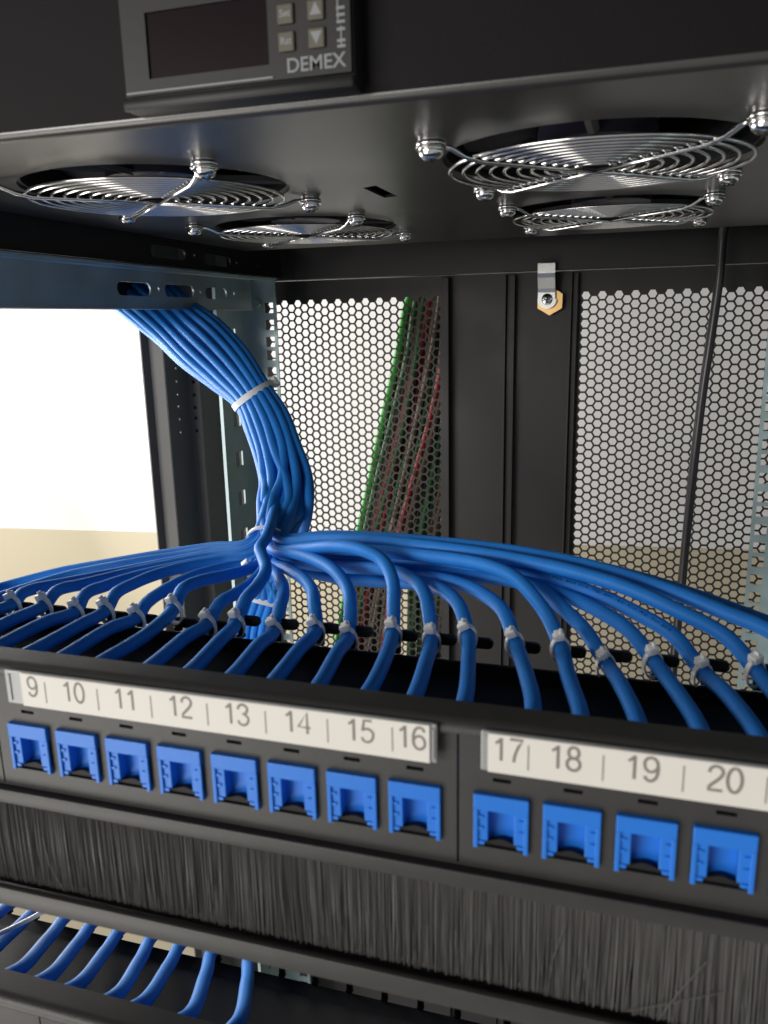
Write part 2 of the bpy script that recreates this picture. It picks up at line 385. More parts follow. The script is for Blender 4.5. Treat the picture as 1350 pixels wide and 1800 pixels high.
def fan(fx, fy):
    fr = B()
    plate(fr, rect(fx - 60, fx + 60, fy - 60, fy + 60), [circ(fx, fy, 57.5, 48)], (0, 0, 179.6), XA, YA, 4)
    # duct ring
    N = 48
    a = [fr.verts.new((fx + 57.6 * math.cos(2 * math.pi * i / N), fy + 57.6 * math.sin(2 * math.pi * i / N), 183.7)) for i in range(N)]
    b = [fr.verts.new((v.co.x, v.co.y, 204)) for v in a]
    for i in range(N): fr.faces.new((a[i], a[(i + 1) % N], b[(i + 1) % N], b[i]))
    plate(fr, circ(fx, fy, 59.5, 48), [circ(fx + 0, fy, 24, 24)], (0, 0, 204), XA, YA, 2)
    for k in range(3):
        t = 2.1 * k + 0.5; tube(fr, [(fx + 20 * math.cos(t), fy + 20 * math.sin(t), 183), (fx + 58 * math.cos(t), fy + 58 * math.sin(t), 183)], 2.5, 6)
    f = link('fan', fr, 'fan', ft, angle=35)
    bm = B(); tube(bm, [(fx, fy, 181), (fx, fy, 181.5), (fx, fy, 202)], [21, 22.5, 22.5], 32); link('hub', bm, 'hub', f, angle=40)
    bm = B()
    for k in range(7):
        t0 = 2 * math.pi * k / 7; prev = None
        for j in range(9):
            r_ = 22.5 + 34 * j / 8; t = t0 + 0.35 * j / 8; w_ = 0.55 - 0.12 * j / 8
            q = [bm.verts.new((fx + r_ * math.cos(t + d), fy + r_ * math.sin(t + d), z)) for d, z in ((-w_ / 2, 186), (0, 191), (w_ / 2, 199))]
            if prev:
                bm.faces.new((prev[0], prev[1], q[1], q[0])); bm.faces.new((prev[1], prev[2], q[2], q[1]))
            prev = q
    link('blades', bm, 'fan', f, smooth=True)
    bm = B(); zg = 173.6
    for k in range(10):
        r_ = 8.5 + k * 5.3; n = 56
        tube(bm, [(fx + r_ * math.cos(2 * math.pi * i / n), fy + r_ * math.sin(2 * math.pi * i / n), zg) for i in range(n)], 0.75, 6, closed=True)
    for sx in (-1, 1):
        for sy in (-1, 1):
            d = Vector((sx, sy, 0)).normalized(); c = Vector((fx, fy, 0))
            L = [c + d * 0.5 + ZA * (zg - 1.6), c + d * 30 + ZA * (zg - 1.6), c + d * 53 + ZA * (zg - 1.6), c + d * 60 + ZA * (zg - 0.4), c + d * 66 + ZA * (zg + 2.0), c + d * 70 + ZA * (zg + 2.6)]
            tube(bm, L, 0.95, 8)
            e = c + d * 74.2 + ZA * (zg + 2.6)
            tube(bm, [e + Vector((4.4 * math.cos(a), 4.4 * math.sin(a), 0)) for a in [2 * math.pi * i / 20 for i in range(20)]], 1.0, 6, closed=True)
    link('fan_guard', bm, 'chrome', f, smooth=True)
    for sx in (-1, 1):
        for sy in (-1, 1):
            x, y = fx + sx * 52.5, fy + sy * 52.5; bm = B()
            tube(bm, [(x, y, 177.9), (x, y, 175.3), (x, y, 175.2), (x, y, 174.6), (x, y, 174.5), (x, y, 173.6), (x, y, 172.3), (x, y, 171.3), (x, y, 170.9)], [4.6, 4.6, 5.4, 5.4, 4.3, 4.4, 3.8, 2.4, 0.7], 20)
            s = link('screw', bm, 'chrome', f, angle=50)
            bm = B(); box(bm, x - 2.2, x + 2.2, y - .45, y + .45, 170.75, 171.4); box(bm, x - .45, x + .45, y - 2.2, y + 2.2, 170.7, 171.35)
            # recess kept as part of the same screw mesh would need a second level; join it
            bm2 = bm; bmesh.ops.scale(bm2, vec=(MM, MM, MM), verts=bm2.verts); me = s.data; b3 = B(); b3.from_mesh(me); tmp = bpy.data.meshes.new('t'); bm2.to_mesh(tmp); bm2.free()
            n0 = len(b3.faces); b3.from_mesh(tmp); b3.faces.ensure_lookup_table()
            for ff in b3.faces[n0:]: ff.material_index = 1
            b3.to_mesh(me); b3.free(); bpy.data.meshes.remove(tmp); me.materials.append(M['dark'])
for a in FC: fan(*a)
# temperature display
YF = 49.5
bm = B()
box(bm, -112.7, -39.2, YF + 1.2, YT0 + 5, 180.4, 217.0, 1.6)
box(bm, -112.7, -39.2, YF - 1.2, YF + 1.1, 180.4, 184.0, 1.1)       # thick lower lip
plate(bm, rect(-111.6, -40.2, 184.6, 216.6), [rect(-103.4, -64.6, 188.8, 206.4)], (0, YF, 0), XA, ZA, -1.6)
th = link('temperature_display', bm, 'bezel', ft, angle=40)
bm = B(); box(bm, -103.3, -64.7, YF + 0.7, YF + 1.15, 188.9, 206.3); link('screen', bm, 'screen', th)
bm = B(); box(bm, -111.3, -63.5, YF - 0.4, YF - 0.05, 185.1, 185.6); link('trim_line', bm, 'print', th)
for i, (bx, bz) in enumerate([(-58.9, 200.9), (-49.9, 200.9), (-58.9, 194.0), (-49.9, 194.0)]):
    bm = B(); box(bm, bx - 2.5, bx + 2.5, YF - 0.9, YF - 0.02, bz - 2.7, bz + 2.5, 0.5); b = link('button', bm, 'button', th)
    if i % 2:
        s = 1 if i == 1 else -1; bm = B()
        prism(bm, [(bx - 1.7, bz - 1.4 * s), (bx + 1.7, bz - 1.4 * s), (bx, bz + 1.8 * s)] if s > 0 else [(bx - 1.7, bz + 1.4), (bx, bz - 1.8), (bx + 1.7, bz + 1.4)], (0, YF - 0.92, 0), XA, ZA, -0.1)
        link('arrow_mark', bm, 'print', b)
    else:
        text_mesh('Set' if i == 0 else 'Rst', 2.6, 'button_mark', 'print', b, (bx, YF - 0.92, bz - 0.9), XA, ZA, 0.04, bold=0.02)
text_mesh('DEMEX', 5.2, 'lettering', 'print', th, (-50.6, YF - 0.06, 186.1), XA, ZA, 0.06, bold=0.012, sx=1.05)
bm = B()
for z in (203.5, 200.6, 198.9, 197.2, 195.4, 192.6, 191.2):
    box(bm, -44.1, -41.7, YF - 0.1, YF - 0.02, z - 0.35, z + 0.35)
box(bm, -43.1, -42.7, YF - 0.09, YF - 0.03, 191.2, 196.2); box(bm, -43.9, -43.5, YF - 0.09, YF - 0.03, 197.5, 204)
link('side_mark', bm, 'print', th)

# ------------------------------------------------------------------ patch panels
def portx(k):
    if k >= 17: return 10.9 + 17.6 * (k - 17)
    if k >= 9: return -11.9 - 17.48 * (16 - k)
    return -156.9 - 17.48 * (8 - k)
GR = [(-291.5, -146.9), (-146.3, -0.75), (-0.15, 145.4)]
def jack_mesh(cx, dz):
    bm = B(); x0, x1, zt, zbm = cx - 7.05, cx + 7.05, 0.0 + dz, -15.6 + dz
    box(bm, x0, x1, 0.5, 9, zt - 4.4, zt, 0.25)                     # upper band
    box(bm, x0, x0 + 3.7, 1.3, 9, zt - 13.6, zt - 4.41, 0.2); box(bm, x1 - 3.7, x1, 1.3, 9, zt - 13.6, zt - 4.41, 0.2)
    box(bm, x0, x0 + 1.2, 0.6, 9, zbm, zt - 4.42, 0.2); box(bm, x1 - 1.2, x1, 0.6, 9, zbm, zt - 4.42, 0.2)
    box(bm, x0 + 1.2, x0 + 2.9, 1.0, 9, zbm + 0.9, zt - 13.62, 0.15); box(bm, x1 - 2.9, x1 - 1.2, 1.0, 9, zbm + 0.9, zt - 13.62, 0.15)
    for s in (0, 1):                                                # little latch teeth on both pillars
        for q in (-6.6, -9.8):
            xa = x0 + 1.22 if s == 0 else x1 - 2.5
            box(bm, xa, xa + 1.3, 0.9, 1.5, zt + q - 0.4, zt + q + 0.4)
    box(bm, x0 + 0.2, x1 - 0.2, 5.2, 28, zbm + 0.4, zt - 0.3)       # rear body = back wall of the opening
    return bm
def ell(cx, cy, rx, ry, n=20): return [(cx + rx * math.sin(2 * math.pi * i / n), cy + ry * math.cos(2 * math.pi * i / n)) for i in range(n + 1)]
SIX = [(.5, .8), (.45, .93), (.33, 1), (.2, .97), (.09, .85), (.03, .65), (.02, .4), (.05, .18), (.15, .04), (.28, 0), (.42, .05), (.51, .18), (.52, .34), (.47, .5), (.36, .6), (.24, .61), (.12, .54), (.04, .42)]
DIG = {'0': [ell(.28, .5, .25, .5)], '1': [[(.1, .75), (.22, .84), (.33, 1), (.33, 0)]],
 '2': [[(.04, .72), (.08, .88), (.18, .97), (.29, 1), (.42, .96), (.51, .86), (.53, .74), (.48, .6), (.34, .42), (.18, .26), (.06, .12), (.02, 0), (.54, 0)]],
 '3': [[(.03, .75), (.08, .89), (.18, .98), (.28, 1), (.4, .96), (.49, .86), (.49, .72), (.42, .6), (.26, .54), (.43, .49), (.52, .38), (.53, .25), (.46, .1), (.34, .01), (.22, 0), (.1, .05), (.02, .2)]],
 '4': [[(.42, 0), (.42, 1), (0, .3), (.56, .3)]], '5': [[(.48, 1), (.14, 1), (.06, .5), (.16, .6), (.3, .63), (.44, .57), (.53, .45), (.53, .28), (.47, .12), (.35, .02), (.22, 0), (.1, .05), (.02, .2)]],
 '6': [SIX], '7': [[(.02, 1), (.54, 1), (.38, .75), (.26, .45), (.2, .2), (.18, 0)]], '8': [ell(.27, .76, .2, .24), ell(.27, .27, .25, .27)], '9': [[(.55 - a, 1 - b) for a, b in SIX]]}
def number_mesh(txt, H, cx, z, parent):
    bm = B(); adv = .66; wd = adv * (len(txt) - 1) + .56; x0 = cx - wd * H / 2
    for i, ch in enumerate(txt):
        for st in DIG[ch]: tube(bm, [(x0 + (i * adv + a) * H, 0, z + b * H) for a, b in st], 0.40, 6)
    for v in bm.verts: v.co.y = -1.93 + v.co.y * 0.05
    link('number', bm, 'ink', parent)
def patch_panel(dz, label, numbered, cat='patch panel'):
    pp = thing('patch_panel', (X0, 60, dz), label, cat)
    bm = B()
    for gi, (g0, g1) in enumerate(GR):
        hs = []
        for k in range(1 + 8 * gi, 9 + 8 * gi):
            c = portx(k); hs.append(rect(c - 7.2, c + 7.2, -15.9, 0.15)); hs.append(rect(c - 2.3, c + 2.3, 3.35, 4.45))
        plate(bm, rect(g0, g1, -21.7, 16.3), hs, (0, 0, dz), XA, ZA, -2.0)
    bmesh.ops.translate(bm, vec=(0, 2.0, 0), verts=bm.verts)
    # chassis: rounded top lip, bottom ledge, ears
    arc = [(0.15, 16.4)] + [(3.9 - 3.7 * math.cos(t), 16.3 + 3.7 * math.sin(t)) for t in [math.pi / 2 * i / 8 for i in range(9)]] + [(11.2, 20.0), (11.2, 18.4), (4.2, 18.4), (2.2, 16.3)]
    A = [bm.verts.new((-300, y, z + dz)) for y, z in arc]; D = [bm.verts.new((148, y, z + dz)) for y, z in arc]
    for i in range(len(arc)): bm.faces.new((A[i], D[i], D[(i + 1) % len(arc)], A[(i + 1) % len(arc)]))
    box(bm, -300, 148, 2.1, 30, -22.6 + dz, -21.8 + dz)
    for a, b in ((-317, -292), (146, 165)): box(bm, a, b, 0.6, 2.6, -22 + dz, 19 + dz, 0.3)
    body = link('front_plate', bm, 'panel' if numbered else 'black', pp, angle=30)
    bm = B(); 
    for a, b in ((2.2, 17.9),):
        box(bm, -300, 148, 10.2, 11.2, 4.6 + dz, 18.1 + dz)
    # cable tray behind with lacing bar tabs
    if numbered:
        box(bm, -291, 146, 11.3, 118, -24.5, -23, 0.4); box(bm, -291, 146, 116.5, 118.5, -22.9, -17.0, 0.4)
    else:                                                            # the lower tray slopes down to its bar
        prism(bm, [(11.3, -22.5 + dz), (112, -68.5 + dz), (118.5, -67 + dz), (118.5, -69.5 + dz), (111, -71 + dz), (11.3, -24.5 + dz)], (-291, 0, 0), YA, ZA, 437)
    box(bm, -291, -289.5, 11.3, 118, -22.9 + dz, 12 + dz); box(bm, 144.5, 146, 11.3, 118, -22.9 + dz, 12 + dz)
    link('cable_shelf', bm, 'dark', pp)
    for k in range(1, 25):
        x = tiex(k) if numbered else portx(k) - 16
        bm = B(); zt = (-9.0 if k > 9 else -13.0) if numbered else -60 + dz; zb_ = -17.0 if numbered else -67.5 + dz
        box(bm, x + 1, x + 4.0, 119, 120.8, zb_, zt, 0.3); box(bm, x + 1, x + 4.0, 118.4, 120.8, zb_, zb_ + 1.5)
        prism(bm, slot(x - 1.5, x + (11 if numbered else 9), zt - 1.0, 2.2, 6), (0, 121.0, 0), XA, ZA, -1.8)
        link('lacing_tab', bm, 'dark', pp)
    for k in range(1, 25):
        c = portx(k)
        if not numbered and (k < 3 or k > 14): pass
        j = link('jack', jack_mesh(c, dz), 'jack', pp)
        bm = B()
        prism(bm, [(c - 5.5, -15.3), (c + 5.5, -15.3), (c + 4.2, -14.6), (c + 2.8, -14.2), (c + 1.6, -13.8), (c + 0.6, -13.5), (c - 0.6, -13.5), (c - 1.6, -13.8), (c - 2.8, -14.2), (c - 4.2, -14.6)], (0, 2.6, dz), XA, ZA, -1.4)
        link('latch_notch', bm, 'dark', j)
    if numbered:
        for gi, (a, b) in enumerate([(-282.6, -150.7), (-137.8, -5.2), (6.0, 140.0)]):
            bm = B(); box(bm, a, b, -1.3, -0.02, 8.2 + dz, 19.0 + dz, 0.4)
            # clear ends with moulded rib
            box(bm, a + 1.2, a + 2.0, -1.7, -1.31, 9.4, 17.8); box(bm, b - 1.2, b - .6, -1.7, -1.31, 9.4, 17.8)
            h = link('label_holder', bm, 'clear', pp)
            e0 = [0, 6.2, 1.9][gi] or 1.9
            bm = B(); box(bm, a + e0, b - 1.7, -1.9, -1.35, 8.35, 18.85, 0.12); ls = link('label_strip', bm, 'label', h)
            ks = list(range(1 + 8 * gi, 9 + 8 * gi))
            for i, k in enumerate(ks):
                dx = {0: (-0.0 if gi == 0 else (6.6 if gi == 1 else 2.1)), 7: 0.3 if gi != 2 else 0}.get(i, 3.2 if gi == 1 else -2.2)
                cx = {9: -127.5, 10: -113.2, 11: -95.7, 12: -78.1, 13: -60.8, 14: -43.0, 15: -25.4, 16: -11.6, 17: 12.9, 18: 26.6, 19: 44.2, 20: 62.2, 21: 79.6, 22: 97.0, 23: 114.5, 24: 133.0}.get(k, portx(k) + 2)
                number_mesh(str(k), 6.1, cx, 11.9, ls)
            dv = [-123.0, -105.0, -87.4, -69.7, -52.2, -34.4, -16.7] if gi == 1 else ([17.8, 35.4, 53.3, 70.9, 88.5, 106.0, 124] if gi == 2 else [-268, -250, -232.5, -215, -197.5, -180, -162.4])
            bm = B()
            for q in dv: box(bm, q - 0.16, q + 0.16, -1.97, -1.9, 10.3, 17.0)
            link('divider_line', bm, 'ink', ls)
    return pp
TIE = {3: (15, 1045), 4: (70, 1047), 5: (125, 1057), 6: (178, 1055), 7: (232, 1068), 8: (297, 1052), 9: (360, 1078), 10: (410, 1077), 11: (477, 1090), 12: (550, 1088), 13: (607, 1100), 14: (685, 1092), 15: (753, 1103), 16: (817, 1095), 17: (900, 1108), 18: (980, 1115), 19: (1060, 1145), 20: (1143, 1140), 21: (1230, 1160), 22: (1323, 1155)}
def tiex(k):
    if k in TIE: return atY(*TIE[k], 118).x
    return {1: -283, 2: -264, 23: 101.5, 24: 119}[k]
patch_panel(0, 'black patch panel with white strips numbered 9 to 20 above blue jacks', True)
patch_panel(-126, 'lower black patch panel cut off by the bottom of the photo under the brush strip', False)

# ------------------------------------------------------------------ brush panel
bp = thing('brush_panel', (X0, 0, -44), 'black brush strip panel between the two patch panels', 'brush panel')
bm = B(); box(bm, -317, 165, -1.0, 0.25, -27.4, -22.6, 0.6); box(bm, -291, 145, 0.3, 26, -24.2, -23.0); box(bm, -317, 165, 0.3, 0.7, -27.2, -24.3); 
box(bm, -317, 165, -2.2, 0.2, -65.0, -58.2, 0.8); box(bm, -317, 165, 0.21, 14, -65.0, -63.4, 0.5)
box(bm, -317, -291, 0.3, 1.8, -64, -24.4); box(bm, 145, 165, 0.3, 1.8, -64, -24.4)
link('frame', bm, 'panel', bp, angle=30)
bm = B()
for layer, yy in enumerate((1.0, 1.9, 2.8, 3.7)):
    x = -290.0
    while x < 145:
        x += random.uniform(0.20, 0.42); r = random.uniform(0.12, 0.19)
        lean = random.gauss(0, 0.5) + 0.8 * math.sin(x * 0.11 + layer) * 0.6; y0 = yy + random.uniform(-.3, .3); zt = random.uniform(-27, -26); zb_ = random.uniform(-57.3, -56.2)
        a = [bm.verts.new((x + dx, y0 + dy, zt)) for dx, dy in ((-r, 0), (0, -r), (r, 0))]
        c = [bm.verts.new((x + lean * .3 + dx, y0 + dy - random.uniform(0, .3), (zt + zb_) / 2)) for dx, dy in ((-r, 0), (0, -r), (r, 0))]
        b = [bm.verts.new((x + lean + dx, y0 + dy, zb_)) for dx, dy in ((-r, 0), (0, -r), (r, 0))]
        for P, Q in ((a, c), (c, b)):
            for i in (0, 1): bm.faces.new((P[i], P[i + 1], Q[i + 1], Q[i]))
box(bm, -290, 145, 4.5, 5.5, -62, -25)
for a, b in (((62, -36), (52, -56)), ((66, -44), (44, -56)), ((28, -33), (24, -55)), ((-133, -38), (-128, -57))):
    tube(bm, [(a[0], 0.2, a[1]), ((a[0] + b[0]) / 2 - 1, -0.4, (a[1] + b[1]) / 2), (b[0], 0.6, b[1])], 0.14, 5)
link('bristles', bm, 'brush', bp)

# ------------------------------------------------------------------ the cables
# bundle stations: (px, py, depth, half width across view, half depth)
ST = [(487, 925, 452, 14, 12, 0), (503, 885, 468, 17, 13, 0), (505, 840, 482, 17, 15, 0), (492, 790, 492, 16.5, 16, 0), (472, 740, 504, 16, 16, 0), (446, 696, 517, 14, 15, 0), (405, 648, 545, 19, 17, .3), (355, 602, 585, 23, 18, .8), (306, 562, 640, 23, 17, 1.2), (260, 524, 672, 25, 16, 1.2), (205, 486, 720, 26, 16, 1), (120, 455, 780, 20, 18, 1)]
def frame(i):
    px, py, t, a, b, sh = ST[i]; c = atT(px, py, t)
    p0 = ST[max(i - 1, 0)]; p1 = ST[min(i + 1, len(ST) - 1)]
    dx, dy = p1[0] - p0[0], p1[1] - p0[1]; L = math.hypot(dx, dy); nx, ny = -dy / L, dx / L
    u = (CR.transposed() @ Vector((nx, ny, 0))).normalized(); v = ray(px, py).normalized(); u = u + v * sh
    return c, u, v, a, b
FR = [frame(i) for i in range(len(ST))]
# unit-disc packing
def pack(n):
    out = []
    rings = [1, 6, 12, 18]
    for r, m in enumerate(rings):
        for i in range(m):
            rad = r / 3.2; t = 2 * math.pi * i / m + r * 0.4; out.append((rad * math.cos(t), rad * math.sin(t)))
    return out[:n]
SL = pack(33)
random.seed(11)
order = list(range(33))
def bundle_pts(slot_i, start=0, tw=0.0):
    out = []; a0, b0 = SL[slot_i]
    for i in range(start, len(ST)):
        c, u, v, a, b = FR[i]
        th = tw * (len(ST) - 1 - i) * 0.0 + 0.10 * (i - 5) + (0.75 * (3 - i) / 3 if i < 3 else 0) * ((slot_i % 3) - 1)
        x = a0 * math.cos(th) - b0 * math.sin(th); y = a0 * math.sin(th) + b0 * math.cos(th)
        out.append(c + u * x * (a - 1.5) + v * y * (b - 1.0))
    return out
J = atT(466, 962, 428)
# traced runs from the tie to the knot: port -> image points (px, py, Y)
RUN = {
 1: [(-60, 1050, 140), (0, 1033, 172), (104, 1006, 190), (199, 989, 198), (290, 974, 202), (373, 962, 202), (440, 953, 199)],
 2: [(-40, 1062, 132), (20, 1043, 160), (120, 1012, 184), (220, 992, 194), (300, 979, 199), (373, 967, 199), (442, 958, 197)],
 3: [(41, 1042, 126), (120, 1024, 150), (190, 1010, 175), (290, 990, 190), (373, 974, 194), (443, 963, 193)],
 4: [(100, 1039, 126), (150, 1026, 142), (215, 1010, 165), (290, 994, 180), (373, 978, 190), (445, 967, 191)],
 5: [(150, 1045, 126), (185, 1030, 140), (240, 1013, 160), (310, 997, 176), (380, 984, 186), (447, 972, 189)],
 6: [(203, 1044, 126), (235, 1026, 140), (275, 1010, 156), (330, 996, 172), (390, 986, 183), (450, 976, 187)],
 7: [(258, 1060, 126), (292, 1036, 138), (335, 1015, 154), (385, 1000, 170), (430, 992, 181), (455, 982, 184)],
 8: [(320, 1037, 127), (350, 1022, 140), (395, 1012, 156), (430, 1003, 170), (455, 990, 180)],
 9: [(385, 1062, 127), (415, 1043, 142), (440, 1026, 158), (458, 1008, 170), (468, 992, 178)],
 10: [(430, 1056, 128), (452, 1030, 142), (467, 1003, 154), (462, 980, 164), (457, 964, 170), (468, 945, 180)],
 11: [(492, 1068, 128), (498, 1042, 142), (493, 1020, 158), (480, 1003, 172), (470, 990, 180)],
 12: [(552, 1060, 128), (548, 1037, 140), (530, 1015, 156), (505, 1000, 170), (483, 990, 180)],
 13: [(616, 1068, 128), (611, 1035, 138), (590, 1005, 148), (555, 984, 160), (515, 972, 172), (480, 966, 182)],
 14: [(692, 1058, 128), (690, 1020, 136), (672, 985, 144), (635, 966, 150), (590, 960, 158), (535, 964, 170), (485, 965, 182)],
 15: [(752, 1065, 128), (742, 1035, 138), (715, 1012, 148), (670, 1000, 158), (610, 998, 168), (545, 992, 178), (485, 976, 186)],
 16: [(808, 1066, 128), (785, 1042, 138), (750, 1028, 150), (700, 1024, 162), (630, 1020, 174), (560, 1010, 184), (490, 985, 190)],
 17: [(885, 1075, 128), (850, 1045, 138), (805, 1025, 148), (750, 1014, 158), (680, 1012, 170), (600, 1008, 182), (500, 982, 192)],
 18: [(962, 1082, 127), (935, 1045, 132), (905, 1015, 137), (865, 997, 142), (810, 985, 150), (740, 976, 158), (650, 968, 166), (560, 965, 176), (490, 963, 186)],
 19: [(1030, 1110, 128), (990, 1070, 136), (955, 1040, 144), (905, 1022, 152), (840, 1014, 160), (760, 1003, 168), (660, 992, 178), (560, 982, 188), (490, 972, 194)],
 20: [(1105, 1108, 128), (1050, 1072, 137), (990, 1045, 146), (925, 1022, 154), (850, 1002, 162), (760, 990, 170), (650, 980, 180), (550, 972, 190), (490, 966, 196)],
 21: [(1185, 1118, 128), (1120, 1078, 136), (1050, 1045, 145), (975, 1020, 152), (895, 998, 158), (800, 978, 166), (690, 962, 174), (570, 955, 184), (490, 957, 192)],
 22: [(1275, 1118, 127), (1190, 1073, 133), (1100, 1033, 140), (1000, 1003, 147), (900, 982, 154), (790, 965, 162), (680, 953, 170), (570, 947, 180), (488, 951, 190)],
 23: [(1370, 1120, 128), (1270, 1075, 138), (1160, 1032, 147), (1040, 996, 156), (920, 972, 163), (800, 957, 170), (680, 948, 178), (570, 944, 187), (488, 948, 196)],
 24: [(1440, 1130, 134), (1350, 1095, 144), (1230, 1050, 154), (1100, 1010, 163), (970, 982, 170), (840, 962, 176), (710, 948, 182), (590, 942, 190), (487, 944, 199)],
}
rest = list(range(33)); random.shuffle(rest)
front_slot = {10: 0}
alloc = {}
for k in list(range(1, 25)): alloc[k] = rest.pop()
TIEP = {}
GRP = 'blue network cables fanning out to the upper patch panel'
def add_cable(name_label, pts, rad, sub=8, group=None, n=12):
    bm = B(); tube(bm, spline(pts, sub), rad, n)
    o = link('network_cable', bm, 'cable', None, smooth=True); return tag(o, name_label, 'cable', group)
ORD = ['', 'first', 'second', 'third', 'fourth', 'fifth', 'sixth', 'seventh', 'eighth']
def desc(k):
    if 9 <= k <= 20: return 'blue network cable ending behind the jack numbered %d' % k
    if k < 9: return 'blue network cable, %s to the left of the one behind jack 9' % ORD[9 - k]
    return 'blue network cable, %s to the right of the one behind jack 20' % ORD[k - 20]
for k in range(1, 25):
    xj = portx(k)
    if k in TIE: tp = atY(*TIE[k], 118)
    else: tp = Vector((tiex(k), 118, -5))
    tp = Vector((tp.x + (1.2 if k > 8 else 2.2), 118, tp.z - 4.6)); TIEP[k] = tp
    jit = random.uniform(-1.2, 1.2)
    pts = [Vector((xj, 26, -9)), Vector((xj, 45, -9.5)), Vector((xj * 0.92 + tp.x * 0.08 + jit, 70, -10.2)), Vector((xj * .45 + tp.x * .55 + jit, 98, -10)), tp]
    pts += [atY(*q) for q in RUN[k]]
    sl = alloc[k]
    pts += bundle_pts(sl, 1)
    add_cable(desc(k), pts, 2.98, 8, GRP)

random.seed(21)
def jacket_print(k, px0, px1):
    path = spline([atY(*q) for q in RUN[k]], 60); o = next(o for o in C.objects if o.get('label') == desc(k)); bm = B(); i = 0; gap = 0
    for a, b in zip(path, path[1:]):
        q = CR @ (a - CP); x = 675 + CF * q.x / q.z
        if not (px0 < x < px1): continue
        i += (b - a).length
        if i < 0.55: continue
        i = 0; gap += 1
        if gap % 9 in (0, 8): continue
        t = (b - a).normalized(); v = (CP - a).normalized(); v = (v + Vector((0, 0, .55))).normalized(); v = (v - t * v.dot(t)).normalized(); w_ = t.cross(v)
        for h in ((-.55, .55), (-.55, -.2), (.2, .55), (-.2, .25))[random.randrange(4):][:2]:
            c0 = a + v * 3.13; e = t * random.choice((.07, .18))
            bm.faces.new([bm.verts.new(c0 + e * s1 + w_ * h[s2]) for s1, s2 in ((-1, 0), (1, 0), (1, 1), (-1, 1))])
    link('jacket_print', bm, 'dark', o)
jacket_print(21, 960, 1180); jacket_print(24, 1180, 1330)

# cables running down to the lower panel
low = [(-60, 1650, 3), (0, 1650, 4), (29, 1707, 5), (81, 1720, 6), (133, 1734, 7), (203, 1751, 8), (251, 1763, 9), (332, 1785, 10), (417, 1799, 11)]
up = [(37, 1579), (81, 1589), (131, 1602), (178, 1612), (226, 1624), (280, 1637), (332, 1647), (384, 1660), (448, 1670)]
LP = {3: (37, 1579, -60, 1655), 4: (81, 1589, -15, 1690)}
place = ['leftmost', 'second from the left', 'third from the left', 'fourth from the left', 'fifth from the left', 'sixth from the left', 'third from the right', 'second from the right', 'rightmost']
for i in range(9):
    k = i + 3; xj = portx(k); U = atY(up[i][0], up[i][1], 120); 
    if i >= 2: Lw = atY(low[i][0], low[i][1], 44)
    else: Lw = Vector((xj + 8, 44, -145))
    zz = -134
    a, b = SL[rest[i]]
    dn = atT(462, 1060, 640); dn2 = atT(447, 1118, 665)
    pts = [Vector((xj, 26, -136)), Vector((Lw.x - 2, 36, -141)), Lw, (Lw * .5 + U * .5), U, U + Vector((10, 16, -2)), Vector((-150 - 4 * i, 175, -190 + 3 * (i % 3))), Vector((-205 - 2.5 * (i % 4), 260, -200)), Vector((-262 + 7 * (i % 5), 370 + 6 * (i // 5), -180)),
           dn2 + Vector((-14 + 6.6 * (i % 5), 0, 0)) + ray(462, 1060) * 7 * (i // 5), dn + Vector((-13 + 6.3 * (i % 5), 0, 0)) + ray(462, 1060) * 7 * (i // 5)]
    c2 = atT(485, 985, 545); pts.append(c2 + Vector((a * 12, 0, 0)) + ray(485, 985) * b * 9)
    pts += bundle_pts(rest[i], 0)[1:] if i % 2 else bundle_pts(rest[i], 1)
    add_cable('blue lower network cable, %s of the nine under the brush strip' % place[i], pts, 2.98, 8, 'blue network cables going down to the lower patch panel')

# ------------------------------------------------------------------ cable ties
def tie(label, center, tangent, ra, rb, upv, head, group, wst=1.6, tail=True):
    t = thing('cable_tie', center, label, 'cable tie', group)
    T = Vector(tangent).normalized(); U_ = Vector(upv); U_ = (U_ - T * U_.dot(T)).normalized(); S_ = T.cross(U_)
    c = Vector(center); bm = B(); n = 28; ra -= 0.25 * tail
    ring = [c + U_ * rb * math.cos(a) + S_ * ra * math.sin(a) for a in [2 * math.pi * i / n for i in range(n)]]
    # flat strap: wide along T, thin radially
    inner = [[bm.verts.new(c + (p - c) * s + T * w_) for s, w_ in ((1.0, -wst), (1.0 + 0.9 / max(ra, rb), -wst), (1.0 + 0.9 / max(ra, rb), wst), (1.0, wst))] for p in ring]
    for i in range(n):
        A, D = inner[i], inner[(i + 1) % n]
        for j in range(4): bm.faces.new((A[j], A[(j + 1) % 4], D[(j + 1) % 4], D[j]))
    bmesh.ops.recalc_face_normals(bm, faces=bm.faces)
    link('strap', bm, 'nylon', t, angle=60)
    h = c + U_ * (rb * math.cos(head) + 1.0) + S_ * (ra * math.sin(head) + 0.3)
    rd = (U_ * math.cos(head) + S_ * math.sin(head)).normalized(); sd = T.cross(rd)
    bm = B(); k = wst / 1.6 * (1.25 if tail else 1.0)
    box(bm, -2.5 * k, 2.5 * k, -2.3 * k, 2.3 * k, -1.3 * k, 2.3 * k, 0.6 * k)
    box(bm, -1.5 * k, 1.5 * k, -3.2 * k, -1.5 * k, -0.6 * k, 1.5 * k, 0.4 * k); 
    if tail: box(bm, -1.3 * k, 1.3 * k, 0.3, 1.3, 2.0 * k, 3.6 * k, 0.2)
    mtx = Matrix((T, sd, rd)).transposed()
    ry = Matrix.Rotation(random.uniform(-.3, .3), 3, 'Z')
    for v in bm.verts: v.co = h + mtx @ (ry @ v.co)
    link('head', bm, 'nylon', t, angle=40)
    return t
